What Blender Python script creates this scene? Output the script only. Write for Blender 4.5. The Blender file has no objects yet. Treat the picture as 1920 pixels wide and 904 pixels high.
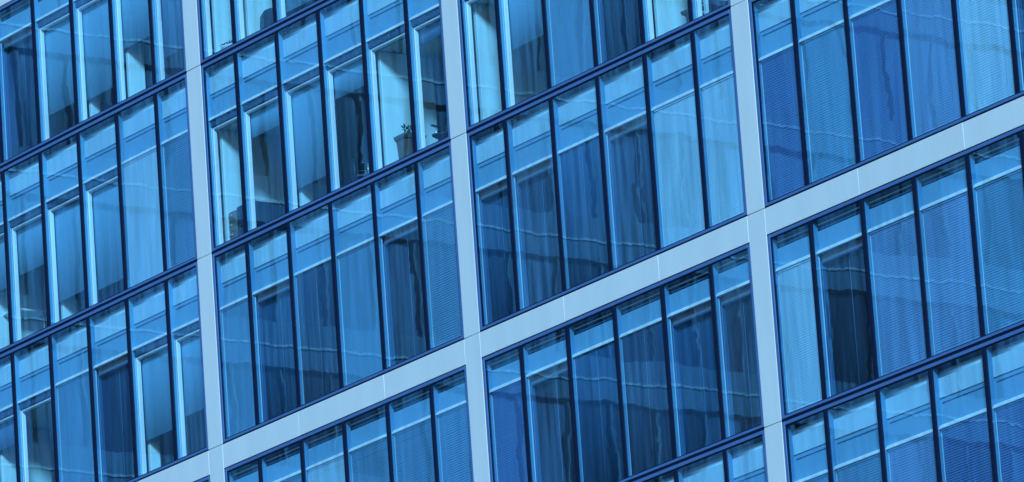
import bpy, bmesh, math, random
from mathutils import Vector, Matrix

# ------------------------------------------------------------------ scene, camera, light
scene = bpy.context.scene
COL = scene.collection
H0 = 33.9            # world height of the pale beam's top edge (facade origin)
S = 3.6              # storey height
PW = 1.375           # pane pitch; six panes to a bay
BAY = PW * 6
R = math.radians

cam = bpy.data.cameras.new('camera')
camo = bpy.data.objects.new('camera', cam); COL.objects.link(camo)
cam.lens = 258.2; cam.sensor_width = 36.0
cam.clip_start = 1.0; cam.clip_end = 3000.0
right = Vector((0.5688983, 0.81961824, -0.06768066))
up = Vector((0.25583904, -0.09816323, 0.9617226))
fwd = Vector((-0.78160163, 0.5644377, 0.26553524))
m = Matrix((right, up, -fwd)).transposed().to_4x4()
m.translation = Vector((108.28484848, -71.26044704, -32.18183206 + H0))
camo.matrix_world = m
scene.camera = camo

TO_SUN = Vector((0.76, -0.52, 0.43)).normalized()
elev = math.asin(TO_SUN.z)
azim = math.atan2(TO_SUN.x, TO_SUN.y)
world = bpy.data.worlds.new('World'); scene.world = world
world.use_nodes = True
wn = world.node_tree; wn.nodes.clear()
wo = wn.nodes.new('ShaderNodeOutputWorld'); wb = wn.nodes.new('ShaderNodeBackground')
sky = wn.nodes.new('ShaderNodeTexSky'); sky.sky_type = 'NISHITA'; sky.sun_disc = False
sky.sun_elevation = elev; sky.sun_rotation = azim
sky.air_density = 1.3; sky.dust_density = 0.2; sky.ozone_density = 3.0
wb.inputs['Strength'].default_value = 0.115
wn.links.new(sky.outputs['Color'], wb.inputs['Color']); wn.links.new(wb.outputs['Background'], wo.inputs['Surface'])

sl = bpy.data.lights.new('sun', 'SUN'); sl.energy = 5.4; sl.angle = R(11); sl.color = (0.34, 0.70, 1.0)
so = bpy.data.objects.new('sun', sl); COL.objects.link(so)
so.rotation_euler = TO_SUN.to_track_quat('Z', 'Y').to_euler(); so.location = (60, -80, 120)

scene.view_settings.view_transform = 'Standard'; scene.view_settings.look = 'None'
scene.view_settings.exposure = 0.0; scene.view_settings.gamma = 1.0
scene.render.engine = 'CYCLES'
cy = scene.cycles
cy.use_denoising = True
cy.max_bounces = 9; cy.diffuse_bounces = 4; cy.glossy_bounces = 4; cy.transparent_max_bounces = 16
cy.sample_clamp_indirect = 6.0
cy.caustics_reflective = False; cy.caustics_refractive = False
scene.render.filter_size = 2.3

random.seed(7)

# ------------------------------------------------------------------ materials
def mat(name, col, rough=0.6, metallic=0.0, var=0.0, scale=3.0, stretch=(1, 1, 1), spec=0.5, bump=0.0):
    mt = bpy.data.materials.new(name); mt.use_nodes = True
    nt = mt.node_tree; b = nt.nodes['Principled BSDF']
    b.inputs['Base Color'].default_value = (*col, 1); b.inputs['Roughness'].default_value = rough
    b.inputs['Metallic'].default_value = metallic; b.inputs['Specular IOR Level'].default_value = spec
    if var > 0:
        tc = nt.nodes.new('ShaderNodeTexCoord'); mp = nt.nodes.new('ShaderNodeMapping')
        oi = nt.nodes.new('ShaderNodeObjectInfo'); ad = nt.nodes.new('ShaderNodeVectorMath'); ad.operation = 'ADD'
        mul = nt.nodes.new('ShaderNodeMath'); mul.operation = 'MULTIPLY'; mul.inputs[1].default_value = 37.0
        nz = nt.nodes.new('ShaderNodeTexNoise'); nz.inputs['Scale'].default_value = scale
        nz.inputs['Detail'].default_value = 4.0
        mp.inputs['Scale'].default_value = stretch
        nt.links.new(tc.outputs['Object'], mp.inputs['Vector'])
        nt.links.new(oi.outputs['Random'], mul.inputs[0])
        nt.links.new(mp.outputs['Vector'], ad.inputs[0]); nt.links.new(mul.outputs[0], ad.inputs[1])
        nt.links.new(ad.outputs[0], nz.inputs['Vector'])
        rp = nt.nodes.new('ShaderNodeMapRange')
        rp.inputs['From Min'].default_value = 0.3; rp.inputs['From Max'].default_value = 0.7
        rp.inputs['To Min'].default_value = 1 - var; rp.inputs['To Max'].default_value = 1 + var
        nt.links.new(nz.outputs['Fac'], rp.inputs['Value'])
        mx = nt.nodes.new('ShaderNodeVectorMath'); mx.operation = 'SCALE'
        mx.inputs[0].default_value = col
        nt.links.new(rp.outputs['Result'], mx.inputs['Scale'])
        nt.links.new(mx.outputs[0], b.inputs['Base Color'])
        if bump > 0:
            bp = nt.nodes.new('ShaderNodeBump'); bp.inputs['Distance'].default_value = bump
            nt.links.new(nz.outputs['Fac'], bp.inputs['Height']); nt.links.new(bp.outputs['Normal'], b.inputs['Normal'])
    return mt

M = {}
M['clad'] = mat('pale painted aluminium', (0.575, 0.625, 0.668), 0.45, var=0.035, scale=1.2, stretch=(2, 1, .35))
M['seam'] = mat('grey joint backing', (0.22, 0.26, 0.31), 0.8)
M['frame'] = mat('blue anodised frame', (0.046, 0.125, 0.32), 0.42, var=0.08, scale=2)
M['black'] = mat('black rubber gasket', (0.003, 0.009, 0.034), 0.75, spec=0.12)
M['spandrel'] = mat('white spandrel sheet', (0.46, 0.70, 0.84), 0.6, var=0.05, scale=1.5)
M['bulkhead'] = mat('grey bulkhead board', (0.17, 0.40, 0.60), 0.7, var=0.06, scale=2)
M['white'] = mat('white window paint', (0.90, 0.92, 0.93), 0.4)
M['gloss_white'] = mat('gloss white transom paint', (0.95, 0.96, 0.96), 0.25)
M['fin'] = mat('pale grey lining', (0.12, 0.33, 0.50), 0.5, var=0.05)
M['dimsash'] = mat('dimmed window paint', (0.025, 0.09, 0.21), 0.5, var=0.06)  # darker copy of the white sash paint; shade of closed windows put into colour
M['cassette'] = mat('dark blind cassette', (0.03, 0.08, 0.18), 0.5)
M['slat_pale'] = mat('pale slat', (0.46, 0.69, 0.83), 0.5, var=0.16, scale=1.1, stretch=(5, 1, .5))  # streaky tone on all slats imitates vertical streaks reflected in the panes
M['slat_mid'] = mat('grey slat', (0.14, 0.335, 0.53), 0.5, var=0.16, scale=1.1, stretch=(5, 1, .5))
M['slat_violet'] = mat('violet grey slat', (0.18, 0.33, 0.57), 0.5, var=0.18, scale=1.1, stretch=(5, 1, .5))
M['slat_deep'] = mat('slate slat', (0.085, 0.18, 0.42), 0.5, var=0.16, scale=1.1, stretch=(5, 1, .5))
M['fab_pale'] = mat('pale roller fabric', (0.20, 0.46, 0.67), 0.85, var=0.06, scale=1.6, stretch=(3, 1, .25))
M['fab_mid'] = mat('grey roller fabric', (0.10, 0.24, 0.44), 0.85, var=0.10, scale=1.6, stretch=(3, 1, .25))
M['fab_dark'] = mat('charcoal roller fabric', (0.005, 0.040, 0.112), 0.85, var=0.5, scale=1.6, stretch=(5, 1, .35))  # strong streaks in the dark fabrics stand in for reflections on the glass
M['fab_black'] = mat('black roller fabric', (0.004, 0.012, 0.032), 0.85, var=0.8, scale=1.4, stretch=(4, 1, .6))
M['fab_navy'] = mat('navy roller fabric', (0.015, 0.085, 0.20), 0.85, var=0.4, scale=1.6, stretch=(5, 1, .3))
M['head'] = mat('shade slot lining', (0.025, 0.085, 0.21), 0.8)  # dark lining of an added slot, standing in for shade under the heads
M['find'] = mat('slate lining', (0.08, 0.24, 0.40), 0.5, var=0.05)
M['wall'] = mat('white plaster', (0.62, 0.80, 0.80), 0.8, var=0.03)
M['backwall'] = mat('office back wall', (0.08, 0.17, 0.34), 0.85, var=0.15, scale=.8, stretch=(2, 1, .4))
M['ceil'] = mat('ceiling board', (0.62, 0.64, 0.64), 0.85)
M['carpet'] = mat('dark carpet', (0.05,0.08,0.14), 0.95, var=0.15, scale=8)
M['concrete'] = mat('concrete', (0.26,0.31,0.38), 0.85, var=0.12, scale=1.0, bump=0.01)
M['brown'] = mat('brown pot', (0.12, 0.085, 0.06), 0.7, var=0.15, scale=6)
M['wood'] = mat('brown wood', (0.17, 0.16, 0.15), 0.6, var=0.2, scale=4, stretch=(1, 1, 6))
M['dark'] = mat('dark plastic', (0.008, 0.018, 0.045), 0.5)
M['leaf'] = mat('dark leaf', (0.05, 0.09, 0.07), 0.6, var=0.2, scale=9)
M['steel'] = mat('bright steel', (0.75, 0.77, 0.8), 0.3, metallic=0.6)
M['paper'] = mat('white paper', (0.82, 0.84, 0.84), 0.8)
M['asphalt'] = mat('asphalt', (0.05, 0.05, 0.052), 0.9, var=0.2, scale=2.0)
M['wing_band'] = mat('wing spandrel', (0.30, 0.36, 0.46), 0.7, var=0.10, scale=.5, stretch=(1, 2, .3))
M['wing_ledge'] = mat('wing ledge', (0.90, 0.91, 0.92), 0.6)
M['wing_mull'] = mat('wing mullion', (0.30, 0.33, 0.37), 0.6)
M['wing_g0'] = mat('wing dark glass', (0.02, 0.05, 0.11), 0.15)
M['wing_g1'] = mat('wing half drawn curtain', (0.06, 0.11, 0.24), 0.4)
M['wing_g2'] = mat('wing pale curtain', (0.22, 0.27, 0.45), 0.5)

def glass_mats():
    T = (0.85, 0.952, 0.99)      # one face; light crosses two faces each way
    a = bpy.data.materials.new('clear blue glass'); a.use_nodes = True
    nt = a.node_tree; nt.nodes.clear()
    o = nt.nodes.new('ShaderNodeOutputMaterial'); t = nt.nodes.new('ShaderNodeBsdfTransparent')
    t.inputs['Color'].default_value = (*T, 1); nt.links.new(t.outputs[0], o.inputs['Surface'])
    b = bpy.data.materials.new('coated blue glass'); b.use_nodes = True
    nt = b.node_tree; nt.nodes.clear(); N = nt.nodes.new; L = nt.links.new
    o = N('ShaderNodeOutputMaterial'); t = N('ShaderNodeBsdfTransparent'); t.inputs['Color'].default_value = (*T, 1)
    g = N('ShaderNodeBsdfGlossy'); g.inputs['Color'].default_value = (0.24, 0.66, 1.0, 1); g.inputs['Roughness'].default_value = 0.006
    gg = N('ShaderNodeNewGeometry')      # two-sided Schlick reflectance of the coated pane
    dt = N('ShaderNodeVectorMath'); dt.operation = 'DOT_PRODUCT'; L(gg.outputs['Normal'], dt.inputs[0]); L(gg.outputs['Incoming'], dt.inputs[1])
    ab = N('ShaderNodeMath'); ab.operation = 'ABSOLUTE'; L(dt.outputs['Value'], ab.inputs[0])
    om = N('ShaderNodeMath'); om.operation = 'SUBTRACT'; om.inputs[0].default_value = 1.0; L(ab.outputs[0], om.inputs[1])
    pw = N('ShaderNodeMath'); pw.operation = 'POWER'; pw.inputs[1].default_value = 5.0; L(om.outputs[0], pw.inputs[0])
    f = N('ShaderNodeMapRange'); f.inputs['To Min'].default_value = 0.12; f.inputs['To Max'].default_value = 1.0; L(pw.outputs[0], f.inputs['Value'])
    mx = N('ShaderNodeMixShader')
    # roller-wave distortion of the sheet: the normal wanders by well under a tenth of a degree
    tc = N('ShaderNodeTexCoord'); oi = N('ShaderNodeObjectInfo')
    mul = N('ShaderNodeMath'); mul.operation = 'MULTIPLY'; mul.inputs[1].default_value = 61.0; L(oi.outputs['Random'], mul.inputs[0])
    ad = N('ShaderNodeVectorMath'); ad.operation = 'ADD'; L(tc.outputs['Object'], ad.inputs[0]); L(mul.outputs[0], ad.inputs[1])
    mp = N('ShaderNodeMapping'); mp.inputs['Scale'].default_value = (1.0, 1.0, 0.75); L(ad.outputs[0], mp.inputs['Vector'])
    n1 = N('ShaderNodeTexNoise'); n1.inputs['Scale'].default_value = 1.5; n1.inputs['Detail'].default_value = 0.0; L(mp.outputs[0], n1.inputs['Vector'])
    n2 = N('ShaderNodeTexNoise'); n2.inputs['Scale'].default_value = 6.5; n2.inputs['Detail'].default_value = 1.0; L(mp.outputs[0], n2.inputs['Vector'])
    def centred(n, k):
        s = N('ShaderNodeVectorMath'); s.operation = 'SUBTRACT'; s.inputs[1].default_value = (0.5, 0.5, 0.5); L(n.outputs['Color'], s.inputs[0])
        c = N('ShaderNodeVectorMath'); c.operation = 'SCALE'; c.inputs['Scale'].default_value = k; L(s.outputs[0], c.inputs[0]); return c
    c1 = centred(n1, 0.0028); c2 = centred(n2, 0.0015)
    a1 = N('ShaderNodeVectorMath'); a1.operation = 'ADD'; L(c1.outputs[0], a1.inputs[0]); L(c2.outputs[0], a1.inputs[1])
    ge = N('ShaderNodeNewGeometry')
    a2 = N('ShaderNodeVectorMath'); a2.operation = 'ADD'; L(ge.outputs['Normal'], a2.inputs[0]); L(a1.outputs[0], a2.inputs[1])
    nn = N('ShaderNodeVectorMath'); nn.operation = 'NORMALIZE'; L(a2.outputs[0], nn.inputs[0])
    L(nn.outputs[0], g.inputs['Normal'])
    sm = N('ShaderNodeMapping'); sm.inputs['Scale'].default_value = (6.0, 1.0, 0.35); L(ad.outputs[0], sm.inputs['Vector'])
    ns = N('ShaderNodeTexNoise'); ns.inputs['Scale'].default_value = 1.3; ns.inputs['Detail'].default_value = 3.0; L(sm.outputs[0], ns.inputs['Vector'])  # vertical streaks in reflectance imitate reflected curtain folds
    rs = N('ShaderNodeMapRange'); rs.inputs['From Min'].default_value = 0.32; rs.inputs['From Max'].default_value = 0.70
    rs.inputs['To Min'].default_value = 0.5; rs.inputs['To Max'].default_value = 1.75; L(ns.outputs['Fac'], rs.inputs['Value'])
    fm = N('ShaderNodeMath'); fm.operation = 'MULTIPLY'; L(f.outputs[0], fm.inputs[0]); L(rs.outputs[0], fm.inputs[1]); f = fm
    L(f.outputs[0], mx.inputs[0]); L(t.outputs[0], mx.inputs[1]); L(g.outputs[0], mx.inputs[2]); df = N('ShaderNodeBsdfDiffuse'); df.inputs['Color'].default_value = (0.24, 0.58, 0.95, 1)  # streaked blue diffuse layer paints reflected haze, varied from pane to pane
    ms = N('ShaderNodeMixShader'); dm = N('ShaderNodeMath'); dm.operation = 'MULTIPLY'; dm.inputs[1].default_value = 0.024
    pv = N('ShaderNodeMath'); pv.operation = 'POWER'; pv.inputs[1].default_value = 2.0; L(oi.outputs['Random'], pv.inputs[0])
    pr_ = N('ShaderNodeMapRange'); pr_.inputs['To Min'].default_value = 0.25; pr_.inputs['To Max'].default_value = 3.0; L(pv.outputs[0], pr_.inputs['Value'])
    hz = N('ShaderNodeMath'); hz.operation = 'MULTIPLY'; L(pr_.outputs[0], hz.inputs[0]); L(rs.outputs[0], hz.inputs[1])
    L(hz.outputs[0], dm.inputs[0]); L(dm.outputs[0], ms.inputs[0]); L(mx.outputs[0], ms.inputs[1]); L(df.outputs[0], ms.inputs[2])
    L(ms.outputs[0], o.inputs['Surface'])
    return b, a
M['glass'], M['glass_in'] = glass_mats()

# ------------------------------------------------------------------ helpers
def setp(o, label=None, cat=None, group=None, kind=None):
    if label: o['label'] = label
    if cat: o['category'] = cat
    if group: o['group'] = group
    if kind: o['kind'] = kind
    return o

def empty(name, loc, rz=0.0):
    o = bpy.data.objects.new(name, None); COL.objects.link(o)
    o.empty_display_size = 0.2; o.location = loc; o.rotation_euler = (0, 0, rz); return o

class MB:
    """Collects shapes with material slots and links them as ONE mesh object."""
    def __init__(s): s.bm = bmesh.new(); s.mats = []
    def slot(s, mt):
        if mt not in s.mats: s.mats.append(mt)
        return s.mats.index(mt)
    def box(s, x0, x1, y0, y1, z0, z1, mt, bevel=0.0, seg=2, rot=None):
        i = s.slot(mt)
        vs = [s.bm.verts.new((x, y, z)) for x in (x0, x1) for y in (y0, y1) for z in (z0, z1)]
        q = [(0, 1, 3, 2), (4, 6, 7, 5), (0, 4, 5, 1), (2, 3, 7, 6), (0, 2, 6, 4), (1, 5, 7, 3)]
        fs = [s.bm.faces.new([vs[k] for k in f]) for f in q]
        for f in fs: f.material_index = i
        if rot is not None:
            c = Vector(((x0 + x1) / 2, (y0 + y1) / 2, (z0 + z1) / 2))
            for v in vs: v.co = c + rot @ (v.co - c)
        if bevel > 0:
            es = {e for f in fs for e in f.edges}
            r = bmesh.ops.bevel(s.bm, geom=list(es), offset=bevel, segments=seg, affect='EDGES', profile=0.5)
            for f in r['faces']: f.material_index = i; f.smooth = True
        return fs
    def ring(s, x0, x1, z0, z1, w, y0, y1, mt, bevel=0.0, wb=None):
        s.box(x0, x0 + w, y0, y1, z0, z1, mt, bevel); s.box(x1 - w, x1, y0, y1, z0, z1, mt, bevel)
        s.box(x0 + w, x1 - w, y0, y1, z1 - w, z1, mt, bevel); s.box(x0 + w, x1 - w, y0, y1, z0, z0 + (wb or w), mt, bevel)
    def lathe(s, prof, mt, c=(0, 0, 0), n=20, smooth=True):
        i = s.slot(mt); rings = []
        for r, z in prof:
            rings.append([s.bm.verts.new((c[0] + r * math.cos(2 * math.pi * k / n), c[1] + r * math.sin(2 * math.pi * k / n), c[2] + z)) for k in range(n)])
        for a, b in zip(rings, rings[1:]):
            for k in range(n):
                f = s.bm.faces.new((a[k], a[(k + 1) % n], b[(k + 1) % n], b[k])); f.material_index = i; f.smooth = smooth
        for rg, fl in ((rings[0], True), (rings[-1], False)):
            f = s.bm.faces.new(rg[::-1] if fl else rg); f.material_index = i
    def tube(s, p, q, r, mt, n=8):
        i = s.slot(mt); p = Vector(p); q = Vector(q); d = (q - p).normalized()
        a = d.orthogonal().normalized(); b = d.cross(a); rs = []
        for c in (p, q): rs.append([s.bm.verts.new(c + r * (math.cos(2 * math.pi * k / n) * a + math.sin(2 * math.pi * k / n) * b)) for k in range(n)])
        for k in range(n):
            f = s.bm.faces.new((rs[0][k], rs[0][(k + 1) % n], rs[1][(k + 1) % n], rs[1][k])); f.material_index = i; f.smooth = True
        for rg in (rs[0][::-1], rs[1]): s.bm.faces.new(rg).material_index = i
    def prism(s, x0, x1, prof, mt, smooth=False):
        i = s.slot(mt); a, b = [[s.bm.verts.new((x, y, z)) for y, z in prof] for x in (x0, x1)]; n = len(prof)
        for k in range(n):
            f = s.bm.faces.new((a[k], a[(k + 1) % n], b[(k + 1) % n], b[k])); f.material_index = i; f.smooth = smooth and 2 <= k < n - 3
        s.bm.faces.new(a[::-1]).material_index = i; s.bm.faces.new(b).material_index = i
    def build(s, name, parent=None, loc=None):
        bmesh.ops.recalc_face_normals(s.bm, faces=s.bm.faces)
        me = bpy.data.meshes.new(name); s.bm.to_mesh(me); s.bm.free()
        for mt in s.mats: me.materials.append(mt)
        o = bpy.data.objects.new(name, me); COL.objects.link(o)
        if parent is not None: o.parent = parent
        if loc is not None: o.location = loc
        return o

# ------------------------------------------------------------------ ground and the wing that the panes mirror
g = MB(); g.box(-900, 900, -900, 900, -0.5, 0.0, M['asphalt'])
setp(g.build('ground'), kind='structure')

def build_wing():
    root = empty('perpendicular_office_wing', (-45, -40, 0))
    setp(root, 'office wing with pale ledges set square to the facade, mirrored in the panes', 'building')
    x = 12.0                        # local: the wing's east face lies at world x = -33
    y0, y1 = -45.0, 38.5
    b = MB(); b.box(-14, x - 0.4, y0, y1, 0, H0 + 17 * S, M['concrete']); b.build('wall', root)
    zb = H0 - 6 * S
    rnd = random.Random(3)
    for k in range(-6, 13):
        zl = H0 + k * S + 0.47 * S - S * 0       # thin bright ledge of this storey
        p = MB(); p.box(x - 0.38, x, y0, y1, zl - 0.55, zl + 0.60, M['wing_band'], 0.01, 1); p.build('spandrel_band', root)
        p = MB(); p.box(x + 0.003, x + 0.05, y0, y1, zl - 0.028, zl + 0.028, M['wing_ledge']); p.build('ledge', root)
        p = MB(); n = int((y1 - y0) / 1.39); w = (y1 - y0) / n
        for i in range(n):
            mt = M[rnd.choice(['wing_g0', 'wing_g0', 'wing_g0', 'wing_g1', 'wing_g1', 'wing_g2' if rnd.random() < .7 else 'wing_g1'])]
            p.box(x - 0.30, x - 0.2, y0 + i * w + 0.03, y0 + (i + 1) * w - 0.03, zl + 0.60, zl + S - 0.55, mt)
        p.build('ribbon_window', root)
    for i in range(n + 1):
        p = MB(); p.box(x - 0.32, x - 0.10, y0 + i * w - 0.03, y0 + i * w + 0.03, H0 - 6 * S, H0 + 13 * S, M['wing_mull']); p.build('mullion', root)
    r = MB(); r.box(-14.2, x + 0.15, y0 - .2, y1 + .2, H0 + 17 * S, H0 + 17 * S + 0.8, M['wing_band']); r.build('roof', root)
build_wing()

# ------------------------------------------------------------------ the office building
ORI = Vector((0, 0, H0))
bld = empty('office_building', (BAY, 0, 0))
setp(bld, 'blue glass office building with pale column and beam grid filling the view', 'building')
def put(mb, name, loc=(0, 0, 0), parent=None):
    """loc is in facade coordinates (x along it, y into it, z from the beam top)"""
    w = Vector(loc) + ORI
    if parent is None:
        return mb.build(name, bld, w - Vector(bld.location))
    return mb.build(name, parent, w - WPOS[parent.name])
WPOS = {}
def part(mb, name, loc):
    o = put(mb, name, loc); WPOS[o.name] = Vector(loc) + ORI; return o

BEAMS = (-3, 0, 3)              # storey lines that carry a pale beam
BD = 0.455                      # depth of a beam
CW = 0.235                      # half a column's width
rj = random.Random(11)

# columns: one panel a storey
for b in range(-1, 4):
    for k in range(-3, 4):
        p = MB(); h = S - 0.007
        p.box(-CW, CW, -0.018, 0.0, 0, h, M['clad'], 0.008, 3)
        o = part(p, 'column_panel', (b * BAY + rj.uniform(-.0015, .0015), rj.uniform(-.002, .002), k * S - S + 0.005 + 0.0))
        o.rotation_euler = (rj.uniform(-.0008, .0008), 0, rj.uniform(-.002, .002))
# beams: panels two panes long between the columns
for k in BEAMS:
    for b in range(-1, 4):
        edges = [CW + 0.006, 2 * PW, 4 * PW, BAY - CW - 0.006]
        for i in range(3):
            L = edges[i + 1] - edges[i] - (0.003 if i else 0.002)
            p = MB(); p.box(0, L, -0.018, 0.0, 0, BD - 0.006, M['clad'], 0.008, 3)
            o = part(p, 'beam_panel', (b * BAY + edges[i] + 0.002, rj.uniform(-.003, .003), k * S - BD + 0.001))
            o.rotation_euler = (rj.uniform(-.0015, .0015), rj.uniform(-.0006, .0006), rj.uniform(-.0015, .0015))
# structure behind the cladding: column cores, beam cores, dark storey joints
for b in range(-1, 4):
    p = MB(); p.box(-CW + .03, CW - .03, 0.004, 0.30, 0, 7 * S, M['seam']); part(p, 'column_core', (b * BAY, 0, -4 * S))
for k in range(-4, 4):
    for b in range(-1, 3):
        p = MB()
        if k in BEAMS: p.box(CW - .02, BAY - CW + .02, 0.006, 0.14, -BD - .02, 0.03, M['black'])
        else: p.box(CW - .02, BAY - CW + .02, 0.006, 0.14, -0.06, 0.06, M['black'])
        part(p, 'storey_joint', (b * BAY, 0, k * S))

# floors, ceilings, rear walls
for k in range(-3, 4):
    p = MB(); p.box(-BAY - 1, 3 * BAY + 1, 0.32, 9.0, -0.32, 0.0, M['carpet']); part(p, 'floor_slab', (0, 0, k * S))
    p = MB(); p.box(-BAY - 1, 3 * BAY + 1, 0.30, 9.0, 0, 0.05, M['ceil']); part(p, 'ceiling', (0, 0, k * S - 1.22))
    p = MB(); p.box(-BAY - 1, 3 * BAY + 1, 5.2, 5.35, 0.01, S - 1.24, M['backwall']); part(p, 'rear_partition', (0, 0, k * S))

p = MB(); p.box(0, 0.2, 0.3, 9.0, -3 * S, 3 * S, M['wall']); part(p, 'end_wall', (-BAY - 1.2, 0, 0))
p = MB(); p.box(0, 0.2, 0.3, 9.0, -3 * S, 3 * S, M['wall']); part(p, 'end_wall', (3 * BAY + 1.0, 0, 0))
p = MB(); p.box(-BAY - 1.2, 3 * BAY + 1.2, 9.002, 9.3, -3 * S, 3 * S, M['concrete']); part(p, 'rear_wall', (0, 0, 0))
# ------------------------------------------------------------------ windows
# kinds: V venetian blind down, D dark screen down, O open inner window
VIS = {0: (2, 1, 0, -1), 1: (2, 1, 0, -1), 2: (1, 0, -1, -2), 3: (0, -1, -2)}
OPEN = {(0, 2): (2, 3, 4, 5), (0, 1): (0, 1, 2, 3), (0, 0): (0, 1, 4, 5), (1, 2): (0, 1, 2),
        (1, 1): (0, 1, 2, 3, 4, 5), (2, 1): (0, 1, 4, 5)}

def window_frame(b, k):
    """the blue frame round one storey of one bay, with its gaskets and dark joints"""
    top = k + 1
    zt = -BD - 0.012 if top in BEAMS else -0.025
    h = S + zt - 0.025
    x0, x1 = CW + 0.012, BAY - CW - 0.012
    p = MB(); p.ring(0, x1 - x0, 0, h, 0.060, -0.010, 0.05, M['frame'], 0.006, 0.048)
    o = part(p, 'window_frame', ((b - 1) * BAY + x0, 0, k * S + 0.025))
    gsk = MB(); gsk.ring(0.060, x1 - x0 - 0.060, 0.048, h - 0.060, 0.018, 0.002, 0.04, M['black'])
    put(gsk, 'gasket', ((b - 1) * BAY + x0, 0, k * S + 0.025), o)
    for i in range(1, 6):
        q = MB(); q.box(-0.046, 0.046, -0.003, 0.036, 0.050, h - 0.062, M['black'], 0.004, 1)
        put(q, 'mullion', ((b - 1) * BAY + i * PW, 0, k * S + 0.025), o)
    return zt

def shade_cove(z0, zt):
    """section of a sheet rolled back into an added slot to deepen head shade"""
    pr = [(0.15, z0), (0.125, z0)]
    for t in range(0, 9):
        a = t / 8 * math.pi / 2
        pr.append((0.125 + 0.115 * (1 - math.cos(a)), zt - 0.165 + 0.155 * math.sin(a)))
    return pr + [(0.25, zt - 0.005), (0.25, zt - 0.17)]

def window(b, k, i):
    kind = 'O' if i in OPEN.get((b, k), ()) else 'C'
    top = k + 1
    zt = S + (-BD - 0.012 if top in BEAMS else -0.025) - 0.066
    zb = 0.025 + 0.066
    X = (b - 1) * BAY + i * PW
    l = (CW + 0.078 if i == 0 else 0.046); r = PW - (CW + 0.078 if i == 5 else 0.046)
    # own mesh: lining of the cavity (side fins, closing head) round the light
    p = MB()
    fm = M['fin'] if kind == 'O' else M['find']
    p.box(l - 0.028, l, 0.038, 0.125, zb - .03, zt + .04, fm)
    p.box(r, r + 0.028, 0.038, 0.125, zb - .03, zt + .04, fm)
    p.box(l, r, 0.042, 0.30, zt + 0.012, zt + 0.04, M['head'])
    p.box(l, r, 0.042, 0.30, zb - 0.05, zb - 0.02, M['frame'])
    p.box(l + .0005, l + 0.010, 0.090, 0.104, zb - .01, S - 1.095, M['slat_pale'])
    p.box(l + .0005, l + 0.004, 0.105, 0.111, zb - .01, S - 1.095, M['black'])
    w = part(p, 'window', (X, 0, k * S))
    def sub(mb, name): return put(mb, name, (X, 0, k * S), w)
    # outer pane
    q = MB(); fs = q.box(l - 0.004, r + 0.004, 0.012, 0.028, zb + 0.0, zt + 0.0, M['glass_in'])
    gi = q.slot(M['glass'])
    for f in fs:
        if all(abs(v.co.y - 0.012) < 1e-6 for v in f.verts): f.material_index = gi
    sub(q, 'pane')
    # head: spandrel sheet, groove, bulkhead, white transom
    zg = S - 0.59
    if zt > zg + 0.02:
        q = MB(); q.prism(l, r, shade_cove(zg + 0.012, zt), M['spandrel'], True); sub(q, 'spandrel_panel')
    q = MB(); ztop = zg - 0.012 if zt > zg + 0.02 else zt - 0.16
    if zt > zg + 0.02: q.box(l, r, 0.125, 0.15, S - 1.04, ztop, M['bulkhead'])
    else: q.prism(l, r, shade_cove(S - 1.04, zt), M['bulkhead'], True)
    q.box(l + 0.06, r, 0.119, 0.124, ztop - 0.075, ztop - 0.055, M['dimsash'])
    sub(q, 'bulkhead_panel')
    q = MB(); q.box(l, r, 0.151, 0.30, S - 1.24, zt - 0.18, M['seam']); q.box(l, r, 0.255, 0.30, zt - 0.179, zt + .011, M['head']); sub(q, 'lintel')
    q = MB(); q.prism(l + 0.001, r - 0.001, [(0.046, S - 1.094), (0.118, S - 1.094), (0.118, S - 1.022), (0.092, S - 1.022), (0.046, S - 1.070)], M['gloss_white']); sub(q, 'transom')
    if kind == 'O':
        q = MB(); q.box(l + 0.002, r - 0.002, 0.085, 0.15, S - 1.215, S - 1.105, M['cassette'])
        n = 5
        for j in range(n):
            xx = l + 0.12 + (r - l - 0.2) * j / (n - 1)
            q.box(xx - 0.012, xx + 0.012, 0.076, 0.0845, S - 1.205, S - 1.115, M['dimsash'])
        sub(q, 'blind_cassette')
    smat = M['white'] if kind == 'O' else M['dimsash']
    q = MB(); q.ring(l + 0.001, r - 0.001, zb - 0.01, S - 1.222, 0.042, 0.112, 0.20, smat, 0.012)
    sub(q, 'sash')
    return l, r, zt, zb

SPAN = {}
for b, ks in VIS.items():
    for k in ks:
        window_frame(b, k)
        for i in range(6): SPAN[(b, k, i)] = window(b, k, i)
# the storeys just outside the view: plain framed glazing
for b in range(0, 4):
    for k in range(-3, 3):
        if k in VIS[b]: continue
        window_frame(b, k)
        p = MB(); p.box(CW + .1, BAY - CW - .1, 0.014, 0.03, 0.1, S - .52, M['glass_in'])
        p.box(CW + .1, BAY - CW - .1, 0.125, 0.15, S - 1.04, S - .5, M['spandrel']); part(p, 'glazed_panel', ((b - 1) * BAY, 0, k * S))
# plain base and top of the block, far outside the view
p = MB(); p.box(-BAY - CW, 3 * BAY, 0.02, 9, -H0, -3 * S - BD - .03, M['concrete']); part(p, 'lower_storeys', (0, 0, 0))
p = MB(); p.box(-BAY - CW, 3 * BAY, 0.02, 9, 3 * S + .04, 5 * S, M['concrete']); part(p, 'upper_storeys', (0, 0, 0))

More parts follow.
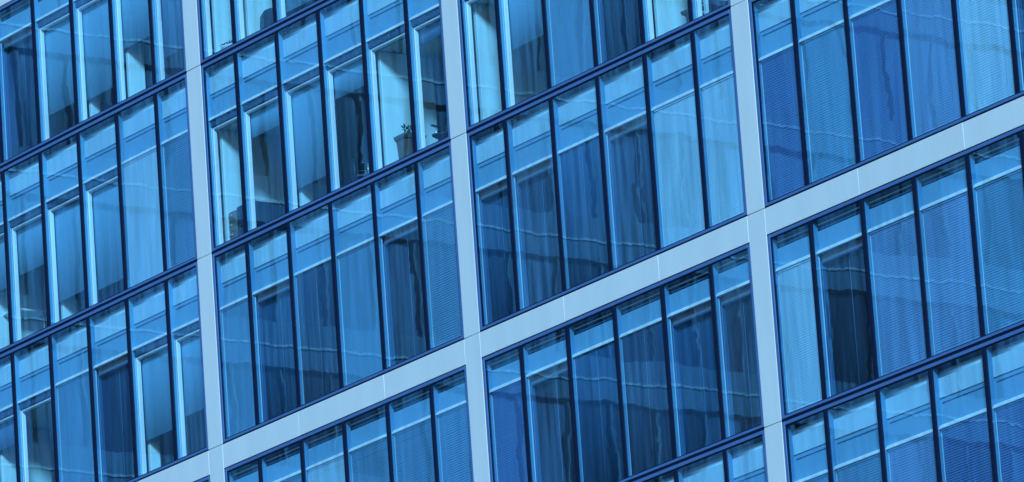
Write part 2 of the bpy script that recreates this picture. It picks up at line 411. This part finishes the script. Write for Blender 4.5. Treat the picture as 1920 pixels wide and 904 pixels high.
# white partition stubs and dark inner walls behind the open windows: (bay, storey, pane) -> depth
STUB = {(0, 2, 3): .20, (0, 2, 4): .36, (0, 1, 0): 1.0, (0, 1, 2): .45, (0, 0, 0): 1.1, (0, 0, 4): .22,
        (1, 2, 0): 1.3, (1, 2, 1): .8, (1, 1, 0): 1.3, (1, 1, 2): .25, (1, 1, 4): 1.15, (2, 1, 0): 1.4, (2, 1, 4): 1.4, (2, 1, 5): .9}
for (b, k, i), d in STUB.items():
    X = (b - 1) * BAY + i * PW; l = SPAN[(b, k, i)][0]
    p = MB(); p.box(l - .06, l + 0.030, 0.302, 0.302 + d, 0.004, S - 1.224, M['wall'], 0.012); part(p, 'partition', (X, 0, k * S))

# ------------------------------------------------------------------ blinds (each hangs in its window: a thing of its own)
ORD = ['first', 'second', 'third', 'fourth', 'fifth', 'sixth']
ROW = {2: 'third floor above beam', 1: 'second floor above beam', 0: 'first floor above beam', -1: 'first floor below beam', -2: 'second floor below beam'}
BN = {0: 'before first column', 1: 'between first two columns', 2: 'between last two columns', 3: 'past third column'}
def where(b, k, i): return '%s pane, %s, %s' % (ORD[i], ROW[k], BN[b])

def venetian(b, k, i, mt, tilt, look):
    l, r, zt, zb = SPAN[(b, k, i)]
    X = (b - 1) * BAY + i * PW
    root = empty('venetian_blind', Vector((X, 0, k * S)) + ORI)
    setp(root, '%s venetian blind in %s' % (look, where(b, k, i)), 'blind', 'venetian blinds in the window cavities')
    x0, x1 = l + 0.035, r - 0.012
    z1 = S - 1.135; z0 = zb + 0.03; pitch = 0.042
    p = MB(); p.box(x0, x1, 0.068, 0.112, S - 1.128, S - 1.098, mt); p.build('headrail', root)
    p = MB(); z = z1; ct, st = math.cos(tilt), math.sin(tilt); w = 0.027; rr = random.Random(i * 7 + b * 31 + k)
    im = p.slot(mt)
    while z > z0 + 0.03:
        dz = rr.uniform(-.0015, .0015)
        prof = [(-w, 0), (-w * .4, .0035), (w * .4, .0035), (w, 0), (w * .4, .0022), (-w * .4, .0022)]
        ring = []
        for xx in (x0, x1):
            ring.append([p.bm.verts.new((xx, 0.090 + a * ct - c * st, z + dz + a * st + c * ct)) for a, c in prof])
        for q in range(6):
            p.bm.faces.new((ring[0][q], ring[0][(q + 1) % 6], ring[1][(q + 1) % 6], ring[1][q])).material_index = im
        p.bm.faces.new(ring[0][::-1]); p.bm.faces.new(ring[1])
        z -= pitch
    p.build('slats', root)
    p = MB(); p.box(x0, x1, 0.075, 0.105, z0 - .01, z0 + 0.012, mt); p.build('bottom_rail', root)
    for t in (0.18, 0.82):
        p = MB(); xx = x0 + (x1 - x0) * t; p.tube((xx, 0.0605, z0), (xx, 0.0605, z1), 0.0018, mt); p.build('cord', root)

def roller(b, k, i, drop, mt, look, y=0.232, zoff=1.28, grp='roller blinds behind the inner windows', seam=True):
    l, r, zt, zb = SPAN[(b, k, i)]
    X = (b - 1) * BAY + i * PW
    root = empty('roller_blind', Vector((X, 0, k * S)) + ORI)
    setp(root, '%s roller blind in %s' % (look, where(b, k, i)), 'blind', grp)
    zh = S - zoff; zl = zh - drop * (zh - zb - 0.04)
    x0, x1 = l + 0.012, r - 0.012
    p = MB(); p.tube((x0, y + .012, zh + .012), (x1, y + .012, zh + .012), 0.016, mt, 12); p.build('tube', root)
    # fabric hangs with a slight ripple
    p = MB(); im = p.slot(mt); n = 14; ph = random.Random(b * 100 + k * 10 + i).uniform(0, 6)
    top = []; bot = []
    for s_ in (0, 1):
        for j in range(n + 1):
            t = j / n; xx = x0 + (x1 - x0) * t
            off = 0.004 * math.sin(9 * t + ph) + 0.0025 * math.sin(23 * t + 2 * ph)
            (top if True else bot).append(p.bm.verts.new((xx, y + s_ * 0.003 + off * 0.3, zh)))
            bot.append(p.bm.verts.new((xx, y + s_ * 0.003 + off, zl)))
    m_ = n + 1
    for j in range(n):
        for s_ in (0, 1):
            a = s_ * m_ + j
            f = p.bm.faces.new((top[a], top[a + 1], bot[a + 1], bot[a])); f.material_index = im; f.smooth = True
        p.bm.faces.new((bot[j], bot[j + 1], bot[m_ + j + 1], bot[m_ + j])).material_index = im
    p.build('fabric', root)
    p = MB(); p.box(x0, x1, y + .006, y + .018, zl + 0.003, zl + 0.03, mt, 0.003); p.build('bottom_bar', root)
    if seam:
        p = MB(); xx = x0 + (x1 - x0) * 0.52; p.tube((xx, y - 0.016, zl), (xx, y - 0.016, zh), 0.0025, M['fab_mid'], 6); p.build('cord', root)

VEN = {  # (bay, storey, pane): (material, tilt in degrees, look)
 (0, 1, 4): ('slat_pale', 62, 'closed pale'), (0, 1, 5): ('slat_mid', 48, 'grey half open'),
 (0, 0, 2): ('slat_mid', 58, 'closed grey'),
 (1, 0, 0): ('slat_mid', 60, 'closed grey'), (1, 0, 3): ('slat_mid', 62, 'closed grey'), (1, 0, 5): ('slat_mid', 50, 'half open grey'),
 (1, -1, 1): ('slat_mid', 50, 'half open grey'), (1, -1, 2): ('slat_pale', 55, 'pale closed'), (1, -1, 3): ('slat_mid', 48, 'half open grey'), (1, -1, 4): ('slat_mid', 48, 'half open grey'),
 (1, -1, 5): ('slat_mid', 52, 'half open grey'),
 (2, 1, 2): ('slat_mid', 60, 'closed grey'), (2, 0, 4): ('slat_pale', 66, 'closed pale'), (2, 0, 5): ('slat_pale', 64, 'closed pale'),
 (3, 0, 0): ('slat_deep', 55, 'closed slate grey'), (3, 0, 1): ('slat_mid', 62, 'closed grey'), (3, 0, 2): ('slat_deep', 58, 'closed slate grey'),
 (3, 0, 3): ('slat_violet', 60, 'closed grey'), (3, 0, 4): ('slat_pale', 64, 'closed pale'),
 (3, -1, 0): ('slat_pale', 58, 'closed pale'), (3, -1, 2): ('slat_violet', 62, 'closed grey'), (3, -1, 3): ('slat_violet', 60, 'closed grey'),
 (3, -1, 4): ('slat_mid', 60, 'closed grey'), (3, -2, 1): ('slat_mid', 55, 'closed grey'), (3, -2, 2): ('slat_violet', 55, 'closed grey'), (3, -2, 0): ('slat_mid', 55, 'closed grey'),
 (3, -2, 3): ('slat_deep', 55, 'closed slate grey'), (3, -2, 4): ('slat_deep', 55, 'closed slate grey'),
 (2, -1, 0): ('slat_deep', 52, 'dark slate grey'),
}
for (b, k, i), (mt, tl, look) in VEN.items(): venetian(b, k, i, M[mt], R(tl + 13), look)
ROL = {  # open windows: how far the blind is down
 (0, 2, 2): (.76, 'fab_pale'), (0, 2, 3): (.80, 'fab_pale'), (0, 2, 4): (.52, 'fab_pale'), (0, 2, 5): (.78, 'fab_mid'),
 (0, 1, 0): (.45, 'fab_pale'), (0, 1, 1): (.40, 'fab_pale'), (0, 1, 2): (.80, 'fab_pale'), (0, 1, 3): (.86, 'fab_pale'),
 (0, 0, 0): (.22, 'fab_mid'), (0, 0, 4): (.70, 'fab_pale'), (0, 0, 5): (.64, 'fab_pale'),
 (1, 2, 0): (.25, 'fab_pale'), (1, 2, 1): (.3, 'fab_pale'), (1, 2, 2): (.93, 'fab_pale'),
 (1, 1, 1): (.20, 'fab_pale'), (1, 1, 2): (.81, 'fab_pale'), (1, 1, 3): (.22, 'fab_pale'), (1, 1, 5): (.12, 'fab_mid'),
 (2, 1, 1): (.52, 'fab_pale'),
}
for (b, k, i), (dr, mt) in ROL.items():
    look = ('pale' if mt == 'fab_pale' else 'grey') + (' mostly lowered' if dr > .6 else ' half lowered' if dr > .35 else ' mostly raised')
    roller(b, k, i, dr, M[mt], look, seam=False)
DARK = [(0, 2, 0), (0, 2, 1), (0, 0, 3), (1, 0, 1), (1, 0, 2), (1, 0, 4), (1, -1, 0), (2, 1, 3), (2, 0, 0), (2, 0, 1), (2, 0, 2), (2, 0, 3),
        (2, -1, 1), (2, -1, 2), (2, -1, 3), (2, -1, 4), (2, -1, 5), (3, 0, 5), (3, -1, 1), (3, -1, 5), (2, -2, 4), (2, -2, 5), (0, -1, 5)]
NAVY = {(0, 2, 0), (1, 0, 1), (2, 0, 2), (2, -1, 2), (2, -1, 4), (3, 0, 5), (2, 0, 0), (0, -1, 5), (2, -2, 5)}
FRONT = {(2, 0, 2), (2, -1, 2), (2, -1, 3), (1, 0, 2), (0, 2, 0)}      # these hang close behind the outer pane
for (b, k, i) in DARK:
    nv = (b, k, i) in NAVY; ft = (b, k, i) in FRONT
    bk = (b, k, i) in ((3, -1, 1), (2, -1, 5), (1, 0, 4), (2, -1, 1))
    roller(b, k, i, 1.0, M['fab_navy' if nv else 'fab_black' if bk else 'fab_dark'], 'lowered navy' if nv else 'lowered near-black' if bk else 'lowered charcoal', y=0.088 if ft else 0.208, zoff=1.125 if ft else 1.28, grp='charcoal roller blinds in the closed windows')

# ------------------------------------------------------------------ things standing behind the open windows
def at(x, y, k): return Vector((x, y, k * S + 0.004)) + ORI
# planter with a plant, open bright window between the first two columns
def planter(loc, w, h, label, plant=True):
    root = empty('planter', loc); setp(root, label, 'planter')
    p = MB(); p.lathe([(w * .58, 0), (w * .62, h * .4), (w * .78, h - .07), (w * .92, h - .065), (w, h - .03), (w, h), (w * .86, h), (w * .80, h - .05)], M['brown'], n=4, smooth=False)
    o = p.build('pot', root); o.rotation_euler = (0, 0, R(45))
    if plant:
        q = MB(); rr = random.Random(4)
        q.tube((0.02, 0, h - .04), (0.06, .02, h + .14), 0.010, M['wood']); st = q.build('stem', root)
        q = MB(); il = q.slot(M['leaf'])
        for t in range(90):
            u = rr.random(); c = Vector((0.02 + .08 * u + rr.uniform(-.14, .14) * (1 - u * .5), rr.uniform(-.12, .12), h - .02 + .20 * u * u))
            d = Vector((rr.uniform(-1, 1), rr.uniform(-1, 1), rr.uniform(-.3, .8))).normalized() * rr.uniform(.06, .12); s_ = d.cross(Vector((0, 0, 1))).normalized() * .022
            vs = [q.bm.verts.new(c + v) for v in (Vector(), d * .5 + s_, d, d * .5 - s_)]
            q.bm.faces.new(vs).material_index = il
        q.build('leaves', root)
    return root
planter(at(5.67, 0.72, 1), 0.34, 0.77, 'flared brown planter with a leafy plant beside white partition, second floor above beam')
planter(at(14.42, 0.74, 1), 0.32, 0.58, 'small flared brown tub against white partition in fifth pane between last two columns', False)

def drawers(loc, w, d, h, mt, label, name='drawer_cabinet'):
    root = empty(name, loc); setp(root, label, 'cabinet')
    p = MB(); p.box(-w / 2, w / 2, 0, d, 0, h, mt, 0.006); p.build('body', root)
    for j in range(4):
        z1 = h - .02 - j * (h - .04) / 4
        q = MB(); q.box(-w / 2 + .012, w / 2 - .012, -.016, -.002, z1 - (h - .04) / 4 + .008, z1, mt, 0.004); dr = q.build('drawer', root)
        q = MB(); q.box(w * .0, w * .26, -.034, -.0165, z1 - .07, z1 - .045, M['steel'], 0.003); q.build('handle', dr)
drawers(at(0.35, 0.36, 1), 0.42, 0.50, 0.775, M['wood'], 'brown drawer cabinet with steel handles beside first column, second floor above beam')
drawers(at(0.86, 0.36, 1), 0.50, 0.72, 0.81, M['dark'], 'black filing cabinet behind second pane between first two columns, second floor above beam', 'filing_cabinet')
drawers(at(14.95, 0.36, 1), 0.55, 0.60, 0.50, M['dark'], 'low black cabinet behind sixth pane between last two columns', 'low_cabinet')

def chair(loc, rz, label, h=0.62):
    root = empty('office_chair', loc, rz); setp(root, label, 'office chair')
    p = MB(); p.lathe([(.05, 0), (.20, .02), (.235, .20), (.22, .40), (.12, .50), (.02, .52)], M['dark'], n=16)
    o = p.build('backrest', root, (0, .22, h - .34)); o.scale = (1, .22, 1)
    p = MB(); p.box(-.23, .23, -.22, .2, h - .22, h - .15, M['dark'], .03, 3); p.build('seat', root)
    p = MB(); p.tube((0, 0, .08), (0, 0, h - .22), .03, M['steel']); p.build('gas_lift', root)
    for j in range(5):
        a = 2 * math.pi * j / 5; q = MB(); q.tube((0, 0, .09), (.28 * math.cos(a), .28 * math.sin(a), .05), .02, M['dark']); q.build('leg', root)
    for s_ in (-1, 1):
        q = MB(); q.tube((s_ * .26, -.02, h - .2), (s_ * .26, -.02, h + .02), .014, M['steel']); q.box(s_ * .26 - .03, s_ * .26 + .03, -.14, .1, h + .02, h + .045, M['dark'], .01); q.build('armrest', root)
chair(at(4.45, 0.62, 1), R(150), 'dark office chair with steel arms behind fourth pane, second floor above beam', .52)
chair(at(6.90, 0.75, 1), R(20), 'dark office chair with rounded back behind sixth pane, second floor above beam', .66)
chair(at(1.72, 0.75, 2), R(200), 'dark office chair behind second pane between first two columns, third floor above beam', .52)

# round pot of dark foliage on the third floor
root = empty('bowl_planter', at(0.50, 0.62, 2)); setp(root, 'pale round bowl planter with low dark foliage beside first column, third floor above beam', 'planter')
p = MB(); p.lathe([(.10, 0), (.12, .02), (.20, .2), (.27, .32), (.28, .34), (.25, .34), (.2, .3)], M['paper'], n=24); p.build('bowl', root)
q = MB(); il = q.slot(M['leaf']); rr = random.Random(9)
for t in range(150):
    a = rr.uniform(0, 6.28); ra = .27 * math.sqrt(rr.random()); c = Vector((ra * math.cos(a), ra * math.sin(a), .33 + .10 * (1 - (ra / .27) ** 2) * rr.random()))
    d = Vector((math.cos(a) * .6, math.sin(a) * .6, rr.uniform(.1, .8))).normalized() * .07; s_ = d.cross(Vector((0, 0, 1))).normalized() * .02
    q.bm.faces.new([q.bm.verts.new(c + v) for v in (Vector(), d * .5 + s_, d, d * .5 - s_)]).material_index = il
q.build('foliage', root)
# monitor leaning by the third pane, second floor before the first column
root = empty('desk_monitor', at(-5.05, 0.55, 1)); setp(root, 'slim desk monitor under a lowered blind, third pane before first column', 'monitor')
p = MB(); p.box(-.30, .30, -.02, .02, .42, .80, M['dark'], .008); p.build('screen', root)
p = MB(); p.box(-.03, .03, .02, .05, .0, .55, M['steel'], .004); p.box(-.12, .12, -.07, .12, 0, .015, M['steel'], .004); p.build('stand', root)
# side table with a sheet of paper by the first pane, second floor
root = empty('side_table', at(-7.75, 0.78, 1)); setp(root, 'white side table behind first pane before first column, second floor above beam', 'table')
p = MB(); p.box(-.35, .35, -.3, .4, .95, .99, M['paper'], .006); p.build('table_top', root)
for sx in (-.3, .3):
    for sy in (-.25, .35):
        q = MB(); q.tube((sx, sy, 0), (sx, sy, .95), .018, M['steel']); q.build('leg', root)
